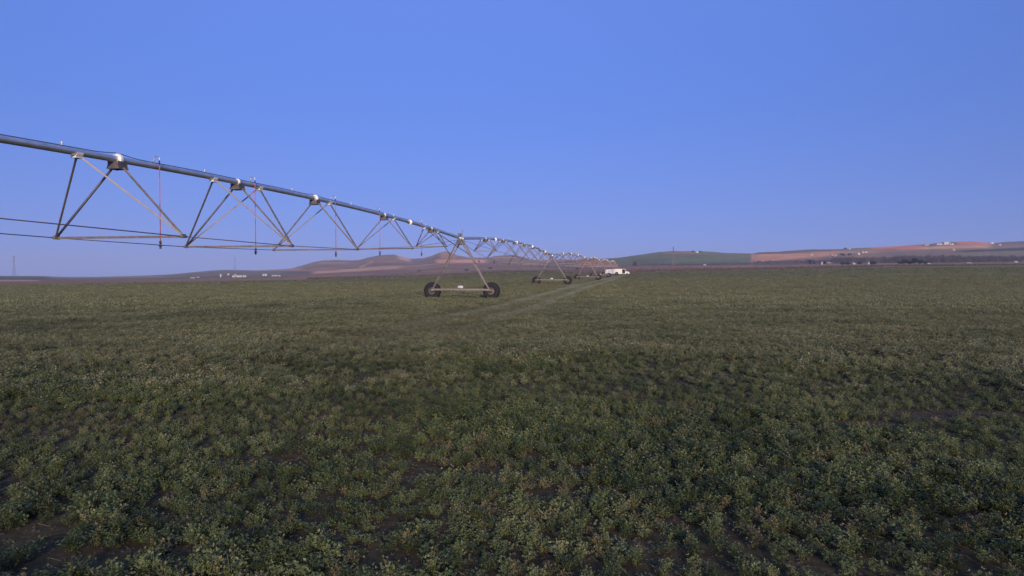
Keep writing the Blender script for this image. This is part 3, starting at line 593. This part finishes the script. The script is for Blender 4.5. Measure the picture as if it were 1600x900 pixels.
def make_tower(H):
    """local x along the wheel base (camera right), y along the pipe (away), z up from the ground; pipe axis at H"""
    root = empty('drive_tower'); hb = 2.16; zb = .66
    m = MB(); m.prism([(-.07, -.075), (.07, -.075), (.07, .075), (-.07, .075)], (-hb + .05, 0, zb), (hb - .05, 0, zb)); m.build('base_beam', M['beam'], root)
    for sx in (-1, 1):
        for sy in (-1, 1):
            m = MB(); m.angle((sx * (hb - .12), sy * .05, zb + .07), (sx * .13, sy * .42, H - .20), .085, .01, (0, 1, 0)); m.build('leg', M['steel'], root)
        m = MB(); m.angle((sx * 1.05, -.22, 2.55), (sx * 1.05, .22, 2.55), .05); m.build('leg_tie', M['steel'], root)
    # head: cradle plates, joint and cable box
    m = MB()
    for y0 in (-.45, .43):
        m.add([(-.16, y0, H - .10), (.16, y0, H - .10), (.24, y0, H - .42), (-.24, y0, H - .42), (-.16, y0 + .02, H - .10), (.16, y0 + .02, H - .10), (.24, y0 + .02, H - .42), (-.24, y0 + .02, H - .42)],
              [(0, 1, 2, 3), (7, 6, 5, 4), (0, 4, 5, 1), (1, 5, 6, 2), (2, 6, 7, 3), (3, 7, 4, 0)])
    m.build('head_plate', M['plate'], root)
    m = MB(); m.box((0, 0, H - .19), (.10, .84, .06)); m.box((0, 0, H - .40), (.34, .84, .05)); m.build('cradle', M['steel'], root)
    m = MB(); m.lathe([(-.28, PR), (-.28, .125), (-.25, .125), (-.25, .10), (-.1, .11), (0, .12), (.1, .11), (.25, .10), (.25, .125), (.28, .125), (.28, PR)], (0, 0, H), (0, 1, 0), 20, False); m.build('flexible_joint', M['pipe'], root)
    m = MB(); m.box((.11, -.36, H + .03), (.09, .05, .11)).box((.02, -.40, H - .02), (.05, .03, .08)); m.build('joint_clamp', M['bright'], root)
    m = MB(); m.box((-.05, -.1, H + .25), (.20, .28, .18)); m.box((-.05, -.1, H + .352), (.23, .31, .02)); m.box((0, -.1, H + .13), (.05, .05, .08)); m.build('control_box', M['rim'], root)
    m = MB(); m.tube([(.12, -.05, H + .1), (.13, -.05, H + .62)], .015, 6); m.build('alignment_rod', M['steel'], root)
    # centre motor
    m = MB(); m.lathe([(-.2, .001), (-.2, .07), (-.17, .105), (.12, .11), (.16, .09), (.19, .05), (.19, .001)], (0, -.04, zb + .19), (1, 0, 0), 14); mo = m.build('drive_motor', M['white'], root)
    m = MB(); m.box((0, -.04, zb + .09), (.22, .16, .05)); m.build('motor_mount', M['plate'], mo)
    MB().tube([(-hb + .25, -.11, zb - .02), (hb - .25, -.11, zb - .02)], .02, 8).build('drive_shaft', M['steel'], root)
    tr = .60
    for sx in (-1, 1):
        wh = empty('wheel', (sx * hb, .28, tr - .02), (0, 0, 0), root)
        m = MB(); W = .19
        m.lathe([(-W * .8, .25), (-W, .31), (-W * 1.05, .42), (-W * .98, .53), (-W * .8, tr - .03), (0, tr - .015), (W * .8, tr - .03), (W * .98, .52), (W * 1.05, .44), (W, .31), (W * .8, .25)], (0, 0, 0), (0, 1, 0), 36)
        for k in range(22):
            for s in (-1, 1):
                a0 = 2 * math.pi * (k + (.5 if s > 0 else 0)) / 22
                vs = []
                for (y, da) in ((s * .01, 0), (s * W * .98, .16)):
                    for rr_, ww in ((tr - .03, .05), (tr + .018, .035)):
                        for q in (-1, 1): a = a0 + da + q * ww; vs.append((math.cos(a) * rr_ * (1 if y * s < .1 else .975), y, math.sin(a) * rr_ * (1 if y * s < .1 else .975)))
                m.add(vs, [(0, 1, 3, 2), (4, 6, 7, 5), (0, 4, 5, 1), (2, 3, 7, 6), (0, 2, 6, 4), (1, 5, 7, 3)])
        m.build('tyre', M['rubber'], wh)
        m = MB(); m.lathe([(-.14, .255), (-.15, .235), (-.14, .225), (.02, .21), (.03, .20), (.0, .12), (.0, .001)], (0, 0, 0), (0, 1, 0), 24)
        m.lathe([(.14, .255), (.15, .24), (.10, .22), (.02, .20), (.0, .1), (.0, .001)], (0, 0, 0), (0, 1, 0), 24)
        for k in range(8): a = k * math.pi / 4; m.tube([(math.cos(a) * .13, -.03, math.sin(a) * .13), (math.cos(a) * .13, -.055, math.sin(a) * .13)], .013, 6)
        m.build('rim', M['rim'], wh); MB().lathe([(.04, .001), (.04, .25), (.05, .25), (.05, .001)], (0, 0, 0), (0, 1, 0), 20, False).build('rim_shade_disc', M['dark'], wh)  # black disc stands in for the shade in the rim's recess
        m = MB(); m.lathe([(-.30, .001), (-.30, .055), (-.27, .08), (-.12, .09), (-.06, .06), (-.01, .06)], (-.02 * sx, 0, .0), (0, 1, 0), 14)
        m.tube([(-.13 * sx - .05, -.27, .10), (-.13 * sx + .05, -.27, .10)], .055, 10); m.box((-.02 * sx, -.24, .06), (.12, .14, .10)); m.build('gearbox', M['rim'], wh)
    return root
G_TW = 'wheeled drive towers of the centre pivot irrigation line'
tl = ['wheeled drive tower to the left of the camera, carrying the near end of the pipe', 'nearest wheeled drive tower, A shaped with two black tyres, left of centre', 'second wheeled drive tower back, right of the nearest one',
      'third wheeled drive tower back, with two small black tyres, left of the van', 'fourth wheeled drive tower, small, just left of the white trailer', 'fifth wheeled drive tower, tiny, in front of the white trailer', 'farthest wheeled drive tower, behind the white van']
base_t = make_tower(4.25)
for i, t in enumerate(TOWERS):
    a = TP[max(i - 1, 0)]; b = TP[min(i + 1, 6)]; d = (b - a); yaw = math.atan2(d.y, d.x) - math.pi / 2
    o = base_t if i == 0 else copy_tree(base_t)
    z = gz(t[0], t[1]) if i else t[2] - 4.27
    o.location = (t[0], t[1], z); o.rotation_euler = (0, 0, yaw)
    o.scale = (1, 1, (t[2] - z) / 4.25); tag(o, tl[i], 'irrigation tower', G_TW)

# ------------------------------------------------------------------ van and trailer
def profile_solid(m, prof, y0, y1):
    n = len(prof); m.add([(x, y0, z) for x, z in prof] + [(x, y1, z) for x, z in prof], [tuple(range(n)), tuple(reversed(range(n, 2 * n)))] + [(i + n, (i + 1) % n + n, (i + 1) % n, i) for i in range(n)])
def wheel_small(name, parent, x, y, r=.34, w_=.22, rim=True):
    e = empty(name, (x, y, r), (0, 0, 0), parent)
    MB().lathe([(-w_ / 2, r * .6), (-w_ / 2, r * .93), (-w_ * .35, r), (w_ * .35, r), (w_ / 2, r * .93), (w_ / 2, r * .6)], (0, 0, 0), (0, 1, 0), 22).build('tyre', M['rubber'], e)
    MB().lathe([(-w_ / 2 + .01, r * .62), (-w_ / 2 + .03, r * .5), (-w_ / 2 + .05, .001)], (0, 0, 0), (0, 1, 0), 16).lathe([(w_ / 2 - .01, r * .62), (w_ / 2 - .03, r * .5), (w_ / 2 - .05, .001)], (0, 0, 0), (0, 1, 0), 16).build('rim', M['rim'], e)
def make_van():
    """length along x, nose at +x, near side at -y"""
    r = empty('van'); W = 1.0
    arch = lambda cx, a0=180, a1=0, rr=.42: [(cx + rr * math.cos(R(a)), .34 + rr * math.sin(R(a))) for a in np.linspace(a0, a1, 9)]
    # near side skin in butted pieces leaving the sliding door opening clear
    skin = MB()
    rear = [(-2.95, .38)] + [(x, z) for x, z in arch(-1.75)] + [(.20, .34), (.20, 2.36), (.1, 2.42), (-2.80, 2.40), (-2.95, 2.25)]
    cab = [(1.25, .34)] + [(1.45, .34)] + [(x, z) for x, z in arch(2.05)][0:] + [(2.72, .36), (2.86, .55), (2.84, .95), (2.70, 1.16), (1.98, 1.38), (1.42, 2.22), (1.25, 2.36)]
    for prof in (rear, cab):
        profile_solid(skin, prof, -W, -W + .05); profile_solid(skin, prof, W - .05, W)
    profile_solid(skin, [(.20, .34), (1.25, .34), (1.25, .50), (.20, .50)], -W, -W + .05)
    profile_solid(skin, [(.20, 2.20), (1.25, 2.20), (1.25, 2.36), (.20, 2.36)], -W, -W + .05)
    profile_solid(skin, [(.20, .34), (1.25, .34), (1.25, 2.36), (.20, 2.36)], W - .05, W)
    o = [(-2.95, 2.25), (-2.80, 2.40), (.1, 2.42), (.2, 2.38), (1.25, 2.36), (1.42, 2.22)]
    for (x0, z0), (x1, z1) in zip(o[:-1], o[1:]): skin.add([(x0, -W + .05, z0), (x1, -W + .05, z1), (x1, W - .05, z1), (x0, W - .05, z0)], [(0, 1, 2, 3)])
    o = [(1.98, 1.38), (2.70, 1.16), (2.84, .95), (2.86, .55), (2.72, .36)]
    for (x0, z0), (x1, z1) in zip(o[:-1], o[1:]): skin.add([(x0, -W + .05, z0), (x1, -W + .05, z1), (x1, W - .05, z1), (x0, W - .05, z0)], [(0, 1, 2, 3)])
    skin.add([(-2.95, -W + .05, .38), (-2.95, -W + .05, 2.25), (-2.95, W - .05, 2.25), (-2.95, W - .05, .38)], [(0, 1, 2, 3)])
    skin.build('body', M['white'], r)
    MB().box((.2, .90, 1.3), (2.4, .05, 2.0)).box((-.85, 0, 1.3), (.05, 1.86, 1.9)).box((-.3, 0, .42), (4.8, 1.86, .06)).box((1.28, 0, 1.3), (.04, 1.86, 1.7)).box((.6, .6, .9), (.8, .5, .8)).build('dark_cargo_lining', M['dark'], r)  # near-black lining puts the shade behind the open door into the colour
    MB().add([(1.42, -.93, 2.2), (1.97, -.95, 1.39), (1.97, .95, 1.39), (1.42, .93, 2.2), (1.45, -.93, 2.22), (2.0, -.95, 1.41), (2.0, .95, 1.41), (1.45, .93, 2.22)], [(0, 1, 2, 3), (7, 6, 5, 4), (0, 4, 5, 1), (2, 6, 7, 3), (1, 5, 6, 2), (3, 7, 4, 0)]).build('windscreen', M['glass'], r)
    for s in (-1, 1):
        m = MB(); y0, y1 = (s * W, s * (W + .008)); profile_solid(m, [(1.34, 1.42), (1.86, 1.40), (1.44, 2.08), (1.34, 2.10)], min(y0, y1), max(y0, y1)); m.build('side_window', M['glass'], r)
        MB().box((1.88, s * (W + .10), 1.50), (.10, .18, .26)).build('mirror', M['black'], r)
        MB().box((2.80, s * .74, .98), (.10, .34, .20)).build('headlight', M['lamp'], r)
        for x in (-1.75, 2.05): wheel_small('wheel', r, x, s * .86)
    m = MB(); m.box((-.45, -W - .045, 1.35), (1.15, .05, 1.75)); m.build('sliding_door', M['white'], r)
    MB().box((2.84, 0, .50), (.16, 1.96, .24)).box((-2.98, 0, .50), (.10, 1.9, .16)).build('bumper', M['black'], r)
    MB().box((-2.965, 0, 1.32), (.02, .03, 1.7)).build('rear_door_seam', M['black'], r)
    return r
v = make_van(); vx = 42.2; vy = 284.; v.location = (vx, vy, gz(vx, vy)); v.rotation_euler = (0, 0, R(-5)); v.scale = (1.05, 1, .93)
tag(v, 'white panel van with its side door open, parked by the far end of the track', 'van')
t = empty('box_trailer', (vx - 4.55, vy + 1.0, gz(vx - 4.5, vy + 1) - .02)); t.rotation_euler = (0, 0, R(-5))
MB().box((.55, 0, 1.30), (2.1, 1.9, 1.75)).box((.55, 0, 2.19), (2.16, 1.96, .03)).build('box_body', M['offwhite'], t)
MB().box((-1.05, 0, 1.32), (1.0, 1.9, 1.5)).box((-1.05, 0, 2.08), (1.05, 1.96, .03)).build('front_box', M['white'], t)
MB().box((0, 0, .40), (3.2, 1.7, .08)).tube([(1.6, 0, .42), (2.3, 0, .42)], .04, 8).build('chassis', M['plate'], t)
for s in (-1, 1):
    for x in (.0,): wheel_small('wheel', t, x, s * .9, .31, .18)
tag(t, 'white box trailer standing directly behind the van, at the far end of the track', 'trailer')

# ------------------------------------------------------------------ pylons
def make_pylon(H, wb, parent_loc, yaw, label):
    r = empty('transmission_tower', parent_loc, (0, 0, yaw)); wt = wb * .18; hw = H * .62
    def half(z): return wb / 2 * (1 - z / hw) + wt / 2 * (z / hw) if z < hw else wt / 2
    th_ = .11
    for sx in (-1, 1):
        for sy in (-1, 1):
            MB().tube([(sx * half(0), sy * half(0), -.5), (sx * half(hw), sy * half(hw), hw), (sx * half(hw), sy * half(hw), H)], [th_ * 1.3, th_, th_ * .8], 5).build('leg', M['pylon'], r)
    m = MB(); zs = list(np.linspace(0, H, 13))
    for z0, z1 in zip(zs[:-1], zs[1:]):
        a, b = half(z0), half(z1)
        for k in range(4):
            c = [(-1, -1), (1, -1), (1, 1), (-1, 1)]; p, q = c[k], c[(k + 1) % 4]
            m.tube([(p[0] * a, p[1] * a, z0), (q[0] * b, q[1] * b, z1)], th_ * .5, 4, False); m.tube([(q[0] * a, q[1] * a, z0), (p[0] * b, p[1] * b, z1)], th_ * .5, 4, False)
            m.tube([(p[0] * b, p[1] * b, z1), (q[0] * b, q[1] * b, z1)], th_ * .5, 4, False)
    m.build('lattice', M['pylon'], r)
    for z, w_ in ((H * .70, .13), (H * .82, .11), (H * .94, .09)):
        m = MB(); w_ *= H
        for s in (-1, 1):
            for sy in (-1, 1): m.tube([(0, sy * wt / 2, z), (s * w_, 0, z + .3)], .09, 4, False); m.tube([(0, sy * wt / 2, z + 1.3), (s * w_, 0, z + .3)], .09, 4, False)
        m.build('crossarm', M['pylon'], r)
    tag(r, label, 'pylon', 'transmission towers on the skyline'); return r
def on(px, row): p = place(px, row); return p
p = place(22, 432.2, 500); s = p.y / F; make_pylon(33 * s, 6.5, p, .15, 'thin lattice pylon alone on the flat skyline, leftmost of the pylons')
p = place(367, 424.2, 900); s = p.y / F; make_pylon(22.5 * s, 6.5, p, .4, 'thin lattice pylon on the low hill above the long white shed')
p = place(1052, 414.8, 500); s = p.y / F; make_pylon(29.5 * s, 5, p, 1.5, 'thin lattice pylon before the green hill, its tip above the skyline')

# ------------------------------------------------------------------ farm buildings
def house(name, px, row, wpx, hpx, wall, roof, label, cat='house', roofh=.35, depth=.7, rmin=300, yaw=0., doors=1, wins=2):
    p = place(px, row, rmin); s = p.y / F; W, H = wpx * s, hpx * s; D = max(W * depth, 3.)
    hw = H * (1 - roofh); r = empty(name, (p.x, p.y + D / 2, p.z - .3), (0, 0, yaw)); x, y = W / 2, D / 2; hw += .3
    MB().add([(-x, -y, 0), (x, -y, 0), (x, y, 0), (-x, y, 0), (-x, -y, hw), (x, -y, hw), (x, y, hw), (-x, y, hw), (-x, 0, hw + H * roofh), (x, 0, hw + H * roofh)],
             [(0, 1, 5, 4), (2, 3, 7, 6), (1, 2, 6, 9, 5), (3, 0, 4, 8, 7), (4, 5, 9, 8), (6, 7, 8, 9)]).build('wall', M[wall], r)
    m = MB(); e = .35; t_ = .18; zt = hw + H * roofh + t_
    for sy in (-1, 1):
        a = [(-x - e, sy * (y + e), hw - .1), (x + e, sy * (y + e), hw - .1), (x + e, 0, zt - t_ + .02), (-x - e, 0, zt - t_ + .02)]
        b = [(q[0], q[1], q[2] + t_) for q in a]; m.add(a + b, [(0, 1, 2, 3), (7, 6, 5, 4), (0, 4, 5, 1), (1, 5, 6, 2), (2, 6, 7, 3), (3, 7, 4, 0)])
    m.build('roof', M[roof], r)
    for k in range(doors): xx = (-.25 + .5 * k) * W if doors > 1 else -.1 * W; MB().box((xx, -y - .02, .3 + min(hw - .5, 2.1) / 2), (min(1.3, W * .2), .08, min(hw - .5, 2.1))).build('door', M['dark'], r)
    for k in range(wins): xx = (-.38 + .76 * k / max(wins - 1, 1)) * W; MB().box((xx, -y - .02, hw * .62), (min(1.1, W * .13), .08, min(1., hw * .3))).build('window', M['glass'], r)
    tag(r, label, cat); return r
def silo(px, row, wpx, hpx, label, name='silo', cat='silo', rmin=300):
    p = place(px, row, rmin); s = p.y / F; rad, H = wpx * s / 2, hpx * s; r = empty(name, (p.x, p.y, p.z - .2))
    MB().lathe([(0, rad), (H * .8, rad)], (0, 0, 0), (0, 0, 1), 20).build('drum', M['offwhite'], r)
    MB().lathe([(H * .8, rad * 1.06), (H * .83, rad * 1.04), (H, .02)], (0, 0, 0), (0, 0, 1), 20, False).build('cap', M['sheet'], r)
    m = MB(); m.tube([(rad + .3, 0, 0), (rad + .3, 0, H * .85)], .06, 5); m.tube([(rad + .3, .5, 0), (rad + .3, .5, H * .85)], .06, 5)
    for z in np.arange(.4, H * .85, .5): m.tube([(rad + .3, 0, z), (rad + .3, .5, z)], .04, 4)
    m.build('ladder', M['steel'], r); tag(r, label, cat)
# left group
silo(345, 433, 2.4, 5.5, 'pale upright silo at the left end of the white farm sheds')
silo(357, 430, 3, 3.2, 'squat round white tank between the silo and the long white shed', 'water_tank', 'tank')
house('shed', 373.5, 433, 21, 3, 'render', 'sheet', 'long low white farm shed below the pylon on the low hill', 'shed', .4, .4, wins=6, doors=2)
house('hut', 367.5, 431, 2.2, 2.6, 'greywall', 'sheet', 'tiny grey hut peeping over the long white farm shed', 'hut', .3, 1, wins=1)
house('barn', 413.5, 431, 6.5, 3, 'render', 'sheet', 'bright white barn right of the long white shed', 'barn', .35, .8)
house('shed', 429, 432, 8.5, 2.2, 'greywall', 'sheet', 'low grey walled shed right of the bright white barn', 'shed', .4, .5, wins=3)
house('hut', 436.3, 432.3, 3.2, 2.3, 'greywall', 'sheet', 'small grey hut at the right end of the white farm group', 'hut', .4, .9, wins=1)
house('shed', 301, 435, 7, 1.4, 'greywall', 'sheet', 'low pale grey shed alone left of the silo', 'shed', .4, .5, wins=3)
house('shed', 309.5, 434, 4, 1.2, 'greywall', 'sheet', 'faint small grey shed just right of the low pale grey shed', 'shed', .4, .5, wins=1)
# green hill
house('house', 1089, 395, 4, 2.6, 'render', 'sheet', 'small white house beside dark trees on top of the green hill', 'house')
house('hut', 1101, 414.8, 3.4, 1.8, 'greywall', 'sheet', 'small grey hut at the foot of the green hill', 'hut', wins=1)
# right slope
house('house', 1268, 399, 4, 2.6, 'tanwall', 'tile', 'small tan house on the tan slope, leftmost of the hillside houses')
house('house', 1301.5, 399.5, 4.5, 3, 'tanwall', 'tile', 'tan farmhouse with a red roof, left of a pair on the slope')
house('house', 1306, 400.6, 4.5, 3, 'render', 'tile', 'pale farmhouse with a red roof, right of a pair on the slope')
house('house', 1341.8, 398.2, 3.2, 3.2, 'render', 'sheet', 'small bright white cube house above the grey bare trees', doors=1, wins=1)
house('barn', 1351, 395.2, 9, 3, 'tanwall', 'tile', 'long tan barn just right of the small white cube house', 'barn', .4, .6, wins=3)
house('hut', 1327.2, 390.5, 1.6, 2.6, 'render', 'sheet', 'tiny white hut on the dark ridge above the hillside houses', 'hut', wins=1)
house('shed', 1295, 411.8, 7, 2.4, 'greywall', 'sheet', 'low grey shed among dark bushes at the edge of the field', 'shed', wins=3)
house('hut', 1334.3, 413.3, 3.4, 2.4, 'offwhite', 'sheet', 'white hut between the dark evergreen bushes at the field edge', 'hut', wins=1)
silo(1284, 413.5, 2, 5, 'thin grey silo at the field edge, left of the low grey shed')
silo(1357, 413, 2.4, 4.0, 'pale grey pointed silo at the field edge, right of the white hut')
house('farmhouse', 1479, 382.3, 8, 4.6, 'render', 'sheet', 'large bright white farmhouse on the skyline above the red soil', 'house', .3, .8, wins=4)
house('shed', 1468, 382.6, 9, 2.2, 'render', 'sheet', 'low white shed adjoining the left of the skyline farmhouse', 'shed', .4, .5, wins=2)
house('shed', 1486.5, 382.4, 6, 2.4, 'render', 'tile', 'low white shed adjoining the right of the skyline farmhouse', 'shed', .4, .5, wins=1)
house('house', 1549.3, 380.8, 5.2, 2.4, 'render', 'sheet', 'small white house alone on the skyline right of the red field', 'house', wins=1)
house('house', 1448, 383.6, 7, 2, 'tanwall', 'tile', 'low tan house on the skyline left of the white farmhouse', 'house')
house('house', 1490, 391.5, 3.6, 3.2, 'tanwall', 'tile', 'tan house below the skyline farmhouse at the tip of the dark wood', 'house', wins=1)
house('house', 1562, 383.5, 4, 2.4, 'tanwall', 'tile', 'small tan house between the small white house and the right edge', 'house', wins=1)
house('shed', 1514, 411.8, 6, 1.3, 'offwhite', 'sheet', 'low white shed at the far field edge, before the bare trees', 'shed', wins=2)
house('hut', 1587.5, 410.5, 4, 2.2, 'offwhite', 'sheet', 'white hut at the far right of the field edge', 'hut', wins=1)
house('hut', 1451.3, 413.3, 2.4, 2.2, 'greywall', 'sheet', 'tiny grey hut at the right end of the dark evergreen clump', 'hut', wins=1)

# ------------------------------------------------------------------ trees and bushes
def crown_mesh(rx, rz, n, leaf, seed, zc):
    rn = random.Random(seed); V = []; Fc = []; lobes = [(Vector((rn.uniform(-.6, .6) * rx, rn.uniform(-.6, .6) * rx, zc + rn.uniform(-.55, .6) * rz)), rn.uniform(.35, .6)) for _ in range(9)]
    for i in range(n):
        c, s = rn.choice(lobes); d = Vector((rn.gauss(0, 1), rn.gauss(0, 1), rn.gauss(0, 1))).normalized() * rn.uniform(.55, 1.05)
        p = c + Vector((d.x * rx * s, d.y * rx * s, d.z * rz * s)); a = Vector((rn.gauss(0, 1), rn.gauss(0, 1), rn.gauss(0, 1))).normalized(); b = a.orthogonal().normalized()
        l = leaf * rn.uniform(.6, 1.3); k = len(V); V += [p, p + a * l * .5 + b * l * .4, p + a * l, p + a * l * .5 - b * l * .4]; Fc.append((k, k + 1, k + 2, k + 3))
    return V, Fc
def tree(name, px, row, wpx, hpx, mat, label, group=None, seed=0, rmin=250, n=700, cat='tree'):
    p = place(px, row, rmin); s = p.y / F; W, H = wpx * s, hpx * s; r = empty(name, (p.x, p.y, p.z - .1), (0, 0, seed)); low = name in ('bush', 'evergreen_bush')
    V, Fc = crown_mesh(W / 2, H * (.5 if low else .42), n, H * .17, seed, H * (.48 if low else .6)); m = MB(); m.add(V, Fc); m.build('crown', M[mat], r)
    m = MB(); m.tube([(0, 0, 0), (.02 * H, 0, H * .3), (0, .02 * H, H * .7)], [H * .04, H * .03, H * .01], 7)
    for k in range(5): a = k * 1.3 + seed; m.tube([(0, 0, H * (.25 + .07 * k)), (math.cos(a) * W * .3, math.sin(a) * W * .3, H * (.5 + .08 * k))], [H * .018, H * .006], 5)
    m.build('trunk', M['bark'], r); tag(r, label, cat, group); return r
ev = [(1405, 413, 9, 5.5), (1413, 413.2, 9, 8), (1421, 413.4, 9, 6), (1430, 413.4, 9, 10), (1438, 413.3, 9, 7), (1446, 413.2, 8, 5.5)]
evl = ['dark evergreen at the left end of the dark clump by the field', 'second dark evergreen from the left in the dark clump by the field', 'low dark evergreen left of the tallest one in the clump', 'tallest dark evergreen in the clump at the field edge', 'dark evergreen right of the tallest one in the clump', 'small dark evergreen at the right end of the clump']
for i, (a, b, c, d) in enumerate(ev): tree('evergreen_tree', a, b, c, d, 'evergreen', evl[i], 'dark evergreens at the field edge', 60 + i)
for i, (a, b, c, d, l) in enumerate([(1266, 412.5, 5, 6.5, 'dark bush at the left end of the far hedge, below the tan house'), (1272, 412.6, 5, 5, 'dark bush just left of the thin grey silo'), (1289, 412.8, 5, 5, 'dark bush between the thin grey silo and the low grey shed'),
        (1317, 413.4, 9, 5, 'wide dark bush left of the white hut'), (1325, 413.4, 8, 6, 'dark evergreen bush touching the left of the white hut'), (1343, 413.3, 8, 5, 'dark bush between the white hut and the pointed silo'), (1364, 413.2, 10, 6, 'broad dark bush right of the pointed silo')]):
    tree('evergreen_bush', a, b, c, d, 'evergreen', l, 'dark bushes along the far field edge', 80 + i, cat='bush')
for i, (a, b, c, d, l) in enumerate([(655, 424.5, 8, 4, 'dark bush alone on the brown plain, just left of the nearest tower'), (729.5, 423.5, 9, 4, 'dark bush seen between the legs of the nearest tower'), (902, 421.5, 7, 4, 'dark bush on the plain between the second and third towers'),
        (941, 428.6, 5, 3, 'small dark bush left of the white trailer'), (804, 429, 4, 2.4, 'small pale bush on the plain between the first two towers'), (766, 420.5, 8, 3, 'low brown bush on the plain right of the nearest tower')]):
    tree('bush', a, b, c, d, 'bush', l, 'scattered bushes on the plain', 100 + i, cat='bush')
tree('bare_tree', 992, 417.5, 6, 9, 'twig', 'pale leafless tree on the plain just right of the van', seed=130, cat='tree')
for i, (a, b, c, d, l) in enumerate([(1083, 393.8, 5, 2, 'left dark tree beside the small white house on the green hill'), (1094, 394.2, 7, 2.2, 'right dark tree beside the small white house on the green hill'),
        (1320, 390, 5, 3, 'dark tree on the ridge above the hillside houses'), (1315, 400.5, 7, 4.5, 'dark tree right of the pair of red roofed farmhouses'), (1327, 399.5, 7, 4, 'dark tree left of the small white cube house')]):
    tree('evergreen_tree', a, b, c, d, 'evergreen', l, 'trees beside the hillside houses', 140 + i)
# leafless tree belts: masses nobody could count
def bare_proto(seed):
    rn = random.Random(seed); V = []; Fc = []
    def seg(p, q, r0, r1):
        d = (q - p).normalized(); a = d.orthogonal().normalized(); b = d.cross(a); n = len(V)
        for c, rr_ in ((p, r0), (q, r1)):
            for k in range(3): t_ = k * 2.094; V.append(c + (a * math.cos(t_) + b * math.sin(t_)) * rr_)
        for k in range(3): Fc.append((n + k, n + (k + 1) % 3, n + 3 + (k + 1) % 3, n + 3 + k))
    def grow(p, d, l, r_, k):
        q = p + d * l; seg(p, q, r_, r_ * .6)
        if k == 0: return
        for _ in range(4 if k < 3 else 5):
            nd = (d + Vector((rn.gauss(0, .5), rn.gauss(0, .5), rn.gauss(0, .3)))).normalized(); grow(p.lerp(q, rn.uniform(.45, 1)), nd, l * rn.uniform(.5, .75), r_ * .5, k - 1)
    grow(Vector((0, 0, 0)), Vector((0, 0, 1)), .38, .022, 4)
    return proto('bare_tree_%d' % seed, V, Fc, [M['twig']])
bt = [bare_proto(s) for s in (1, 2, 3, 4)]
def belt(name, segs, label):
    P = []; S = []
    for x0, x1, y0, y1, h, n in segs:
        for _ in range(n):
            t_ = random.random(); px = lerp(x0, x1, t_); row = lerp(y0, y1, t_) + random.uniform(-2.2, .4); q = place(px, row, 300); P.append(q - Vector((0, 0, .3))); S.append(h * q.y / F * random.uniform(.6, 1.2))
    n = len(P); S = np.array(S)[:, None] * np.array([[1.1, 1.1, 1.]]); rot = np.stack([np.zeros(n), np.zeros(n), rng.uniform(0, 6.28, n)], -1)
    scatter(name, [tuple(p) for p in P], rot, S, rng.integers(0, 4, n), bt, label, 'trees')
belt('bare_tree_belt', [(1256, 1300, 412, 412, 7, 90), (1300, 1400, 412, 411, 11, 260), (1395, 1500, 411, 410.5, 13, 330), (1500, 1640, 410, 408.5, 11, 380)], 'greyish leafless tree belt along the far edge of the field at right')
belt('bare_wood', [(1176, 1260, 412, 412, 5, 130), (1000, 1176, 415, 413.5, 3, 200), (840, 905, 419.5, 419, 3.5, 90)], 'thin purplish leafless hedge line at the foot of the green hill')
# dry weeds on the plain
n = 9000; px = rng.uniform(480, 1640, n); d = E_r(px) * (1 + rng.random(n) ** 1.4 * 1.1) + rng.uniform(0, 4, n); X = (px - 800) / F * d
s = rng.uniform(1.2, 3.2, n); wp = [tuft('weed_%d' % i, 12, 3, .05, .22, .22, [M['leafdry'], M['bush']], .5, 200 + i, 2) for i in range(2)]
scatter('dry_weeds', np.stack([X, d, ground_z(X, d)], -1), np.stack([0 * s, 0 * s, rng.uniform(0, 6.28, n)], -1), np.stack([s, s, s], -1), rng.integers(0, 2, n), wp, 'dry brown weeds dotted over the reddish plain beyond the green field', 'weeds')

# ------------------------------------------------------------------ haze
hm = bpy.data.materials.new('air_haze'); hm.use_nodes = True; hn = hm.node_tree; hn.nodes.clear()
ho = hn.nodes.new('ShaderNodeOutputMaterial'); pv = hn.nodes.new('ShaderNodeVolumePrincipled'); pv.inputs['Density'].default_value = .00019; pv.inputs['Color'].default_value = (.68, .74, .98, 1); pv.inputs['Anisotropy'].default_value = 0
hn.links.new(pv.outputs[0], ho.inputs['Volume'])
S = 4500.; zs = [max(v.co.z for v in bpy.data.objects['hills'].data.vertices), min(min(v.co.z for v in bpy.data.objects[k].data.vertices) for k in ('hills', 'field_ground', 'farmland_plain'))]
top, bot = zs[0] + 30, zs[1] - 1
hz = MB().box((0, 0, (top + bot) / 2), (2 * S, 2 * S, top - bot)).build('haze', hm); tag(hz, kind='stuff'); hz['label'] = 'pale violet air haze lying over the whole plain and the hills'; hz['category'] = 'haze'
